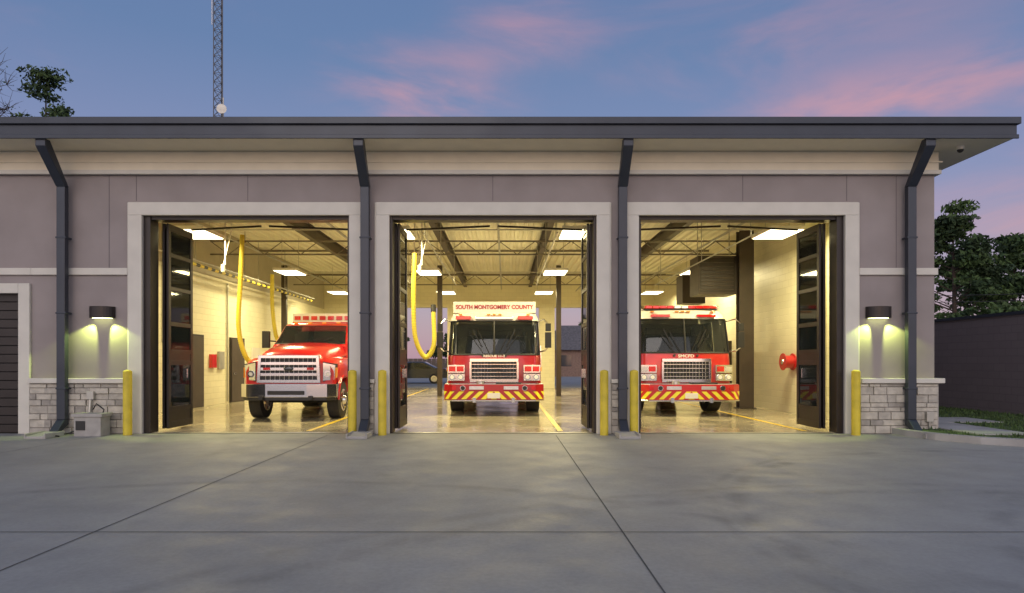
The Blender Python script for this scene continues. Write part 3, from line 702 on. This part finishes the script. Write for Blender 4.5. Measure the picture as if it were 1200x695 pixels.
def tree(name,x,y,h,cb,cr,nc,nl,ls=.16,seed=0,conic=.3,sparse=1.0):
    r=np.random.default_rng(seed)
    b=MB(); pts=[Vector((x+.15*math.sin(t*3+seed),y+.15*math.cos(t*2),h*.95*t)) for t in np.linspace(0,1,10)]
    for i in range(9): b.cyl(pts[i],pts[i+1],.02+.018*h*(1-i/9),'bark',r1=.02+.018*h*(1-(i+1)/9),n=8,cap=False)
    cs=[]
    for i in range(nc):
        t=r.random()**.8; z=cb+(h-cb)*t; rad=cr*(1-t*(.55+conic))*(.5+.6*math.sin(math.pi*min(1,t*1.1+.12)))
        a=r.uniform(0,6.28); d=rad*math.sqrt(r.uniform(.15,1.15))
        c=np.array([x+d*math.cos(a),y+d*math.sin(a),z]); s=r.uniform(.35,1.0)*cr*.24
        cs.append((c,s)); zt=max(cb*.8,z-d*.5); tt=min(zt/(h*.95),1)
        b.cyl((x+.15*math.sin(tt*3+seed),y+.15*math.cos(tt*2),zt),tuple(c),.02+.010*h*(1-t)*.5,'bark',r1=.012,n=5,cap=False)
        if nl<500:
            for _ in range(9):
                e=c+r.normal(0,1,3)*np.array([.45,.45,.4])+np.array([0,0,.35]); m_=(c+e)/2+r.normal(0,.08,3)
                b.cyl(tuple(c),tuple(m_),.016,'bark',r1=.011,n=4,cap=False); b.cyl(tuple(m_),tuple(e),.011,'bark',r1=.005,n=4,cap=False)
    tot=sum(s**2 for c,s in cs)
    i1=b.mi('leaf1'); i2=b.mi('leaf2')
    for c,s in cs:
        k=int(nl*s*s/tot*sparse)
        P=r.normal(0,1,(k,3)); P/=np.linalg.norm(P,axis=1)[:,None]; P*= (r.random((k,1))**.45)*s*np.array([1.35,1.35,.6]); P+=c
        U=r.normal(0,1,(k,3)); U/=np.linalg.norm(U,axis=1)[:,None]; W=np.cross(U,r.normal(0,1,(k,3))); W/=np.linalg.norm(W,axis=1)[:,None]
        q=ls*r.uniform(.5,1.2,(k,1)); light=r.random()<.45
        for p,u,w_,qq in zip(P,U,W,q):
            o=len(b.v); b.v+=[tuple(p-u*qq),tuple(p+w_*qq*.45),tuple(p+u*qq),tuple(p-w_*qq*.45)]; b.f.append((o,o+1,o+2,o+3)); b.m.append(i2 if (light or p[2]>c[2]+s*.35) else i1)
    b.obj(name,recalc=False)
tree('pine_tree',25.8,24,10.4,2.5,3.3,60,9000,.18,1,.2)
tree('pine_tree',31.0,26,9.0,2.0,4.2,60,10000,.18,2,.2)
tree('pine_tree',36.5,38,10.5,3,4,50,8000,.22,5,.2)
tree('oak_tree',-25.6,23,17.6,9,2.9,44,3600,.15,3,.1)
tree('bare_tree',-28.9,23,18.2,10,3.2,60,160,.10,4,.05)
for i,(x,y,h) in enumerate(((-16,66,8),(-5,72,9),(12,70,8.5))): tree('background_tree',x,y,h,1.5,4.5,40,4000,.3,10+i,.1)
b=MB(); b.cyl((4.35,46,0),(4.35,46,9.5),.13,'wood'); b.bar((3.3,46,8.9),(5.4,46,8.9),.12,'wood'); 
for z in (7.2,): b.cyl((4.6,45.8,z),(4.6,45.8,z+.9),.2,'galv')
b.obj('utility_pole')
b=MB(); 
for dz in(0,.35): b.tube([(12+i*2.2,22-.2*i,4.6+dz+.015*(i-5)**2) for i in range(12)],.018,'black',n=5)
b.cyl((12,22,0),(12,22,5.6),.1,'wood'); b.cyl((36.3,19.8,0),(36.3,19.8,6),.1,'wood')
b.obj('power_line')
H=empty('brick_house',(4.3,50,0)); b=MB(); b.box(-1,8,0,7,0,2.6,'brick'); b.box(1,2.2,-.02,0,1,2.1,'carpaint'); b.obj('walls',H)
b=MB(); b.add([(-1.5,-.5,2.6),(8.5,-.5,2.6),(8.5,7.5,2.6),(-1.5,7.5,2.6),(1.5,3.5,5.2),(5.5,3.5,5.2)],[(0,1,5,4),(1,2,5),(2,3,4,5),(3,0,4),(0,3,2,1)],'shingle'); b.obj('roof',H)
b=MB()
for i in range(60): b.box(-14+i*.5,-13.53+i*.5,57,57.04,0,1.8,'wood')
b.box(-14,16,57.04,57.1,.4,.5,'wood'); b.box(-14,16,57.04,57.1,1.4,1.5,'wood'); b.obj('wooden_fence')
C=empty('parked_car',(-8.4,29.5,0)); b=MB()
pr=[(0,.35),(.02,.62),(.25,.78),(1.15,.92),(1.75,1.38),(2.1,1.46),(3.0,1.45),(3.75,1.08),(4.45,1.0),(4.6,.8),(4.6,.38)]
rows=[]
for yy,inset in((0,.06),(.08,0),(.9,0),(1.7,0),(1.78,.06)):
    rows.append([(x,yy,z-(inset*1.0 if z>1.0 else 0)) for x,z in pr])
b.grid(rows,'carpaint'); b.add(rows[0],[tuple(range(11))],'carpaint'); b.add(rows[-1],[tuple(range(11))],'carpaint'); b.obj('body',C,smooth=True,recalc=False)
b=MB(); b.prism([(1.3,.95),(1.82,1.33),(2.35,1.38),(2.35,.95)],lambda p,a:(p[0],a,p[1]),-.01,.02,'glass'); b.prism([(2.42,.95),(2.42,1.38),(2.95,1.36),(3.55,1.0)],lambda p,a:(p[0],a,p[1]),-.01,.02,'glass'); b.box(0.0,.12,.1,.35,.6,.72,'lens'); b.obj('windows',C)
b=MB()
for x in(.85,3.7):
    for y in(.08,1.7): b.cyl((x,y-.1,.33),(x,y+.1,.33),.33,'rubber',n=24); b.cyl((x,y-.11,.33),(x,y-.10,.33),.21,'chrome',n=20)
b.obj('wheels',C)

# ------------------------------------------------------------------ world
W=bpy.data.worlds.new('World'); scene.world=W; W.use_nodes=True; nt=W.node_tree; N=nt.nodes; L=nt.links; N.clear()
out=N.new('ShaderNodeOutputWorld'); sky=N.new('ShaderNodeTexSky'); sky.sky_type='NISHITA'; sky.sun_disc=False; sky.sun_elevation=math.radians(3); sky.sun_rotation=math.radians(180)
bg1=N.new('ShaderNodeBackground'); L.new(sky.outputs[0],bg1.inputs[0]); bg1.inputs[1].default_value=.05
tc=N.new('ShaderNodeTexCoord'); sp=N.new('ShaderNodeSeparateXYZ'); L.new(tc.outputs['Generated'],sp.inputs[0])
rp=N.new('ShaderNodeValToRGB'); L.new(sp.outputs['Z'],rp.inputs[0]); e=rp.color_ramp.elements
e[0].position=0; e[0].color=(.40,.28,.38,1); e[1].position=1; e[1].color=(.06,.11,.28,1)
for p,c in((.12,(.30,.25,.42,1)),(.25,(.19,.215,.42,1)),(.42,(.10,.17,.36,1))):
    q=e.new(p); q.color=c
def math_(op,a,b_=None,clamp=False):
    m=N.new('ShaderNodeMath'); m.operation=op; m.use_clamp=clamp
    for i,v in enumerate((a,b_)):
        if v is None: continue
        if isinstance(v,(int,float)): m.inputs[i].default_value=v
        else: L.new(v,m.inputs[i])
    return m.outputs[0]
def mrw(src,a,b_,c,d,smooth=True):
    x=N.new('ShaderNodeMapRange'); x.interpolation_type='SMOOTHSTEP' if smooth else 'LINEAR'
    for i,v in enumerate((a,b_,c,d)): x.inputs[i+1].default_value=v
    L.new(src,x.inputs[0]); return x.outputs[0]
mp=N.new('ShaderNodeMapping'); mp.inputs['Scale'].default_value=(1.6,1.6,5.5); mp.inputs['Rotation'].default_value=(0,.28,.1); L.new(tc.outputs['Generated'],mp.inputs[0])
ns=N.new('ShaderNodeTexNoise'); ns.inputs['Scale'].default_value=1.9; ns.inputs['Detail'].default_value=9; ns.inputs['Roughness'].default_value=.55; ns.inputs['Distortion'].default_value=.5; L.new(mp.outputs[0],ns.inputs['Vector'])
def blob(cx,cy,cz,sx,sz):
    s=N.new('ShaderNodeVectorMath'); s.operation='SUBTRACT'; s.inputs[1].default_value=(cx,cy,cz); L.new(tc.outputs['Generated'],s.inputs[0])
    m=N.new('ShaderNodeVectorMath'); m.operation='MULTIPLY'; m.inputs[1].default_value=(1/sx,.6,1/sz); L.new(s.outputs[0],m.inputs[0])
    l=N.new('ShaderNodeVectorMath'); l.operation='LENGTH'; L.new(m.outputs[0],l.inputs[0])
    return mrw(l.outputs['Value'],0,1,1,0)
bl=[blob(-.12,.91,.375,.20,.09),blob(.49,.81,.325,.26,.07),blob(.02,.89,.46,.16,.07),blob(.61,.77,.165,.25,.07),blob(.3,.85,.42,.4,.07)]
acc=bl[0]
for q,k in zip(bl[1:],(1,.6,1,.3)): acc=math_('ADD',acc,math_('MULTIPLY',q,k),True)
cl=math_('MULTIPLY',mrw(ns.outputs[0],.36,.66,0,1),acc)
cl2=math_('MULTIPLY',mrw(ns.outputs[0],.46,.78,0,1),.25)
fac=math_('MULTIPLY',math_('ADD',cl,cl2,True),.75,True)
mx=N.new('ShaderNodeMix'); mx.data_type='RGBA'; L.new(fac,mx.inputs[0]); L.new(rp.outputs[0],mx.inputs[6]); mx.inputs[7].default_value=(.60,.27,.32,1)
bg2=N.new('ShaderNodeBackground'); L.new(mx.outputs[2],bg2.inputs[0]); bg2.inputs[1].default_value=.95
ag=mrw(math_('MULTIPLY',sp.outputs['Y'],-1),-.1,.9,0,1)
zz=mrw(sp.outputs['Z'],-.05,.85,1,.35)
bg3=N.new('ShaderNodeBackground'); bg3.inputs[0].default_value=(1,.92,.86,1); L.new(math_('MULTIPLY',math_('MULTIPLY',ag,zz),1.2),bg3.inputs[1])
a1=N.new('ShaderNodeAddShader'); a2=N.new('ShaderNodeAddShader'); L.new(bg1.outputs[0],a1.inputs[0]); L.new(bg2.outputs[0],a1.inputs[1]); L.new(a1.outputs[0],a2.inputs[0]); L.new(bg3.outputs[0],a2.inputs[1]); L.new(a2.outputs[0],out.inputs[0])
l=bpy.data.lights.new('sun','SUN'); l.energy=.45; l.angle=math.radians(25); l.color=(1,.90,.84); o=bpy.data.objects.new('sun',l); COL.objects.link(o); o.rotation_euler=(math.radians(62),0,math.radians(-12))
# ------------------------------------------------------------------ camera
c=bpy.data.cameras.new('camera'); cam=bpy.data.objects.new('camera',c); COL.objects.link(cam); cam.location=(0,-13,1.45); cam.rotation_euler=(math.pi/2,0,0)
c.sensor_width=36; c.lens=36*754/1200; c.shift_x=8/1200; c.shift_y=76.5/1200; c.clip_end=3000; scene.camera=cam
scene.view_settings.view_transform='Standard'; scene.view_settings.look='None'; scene.view_settings.exposure=0
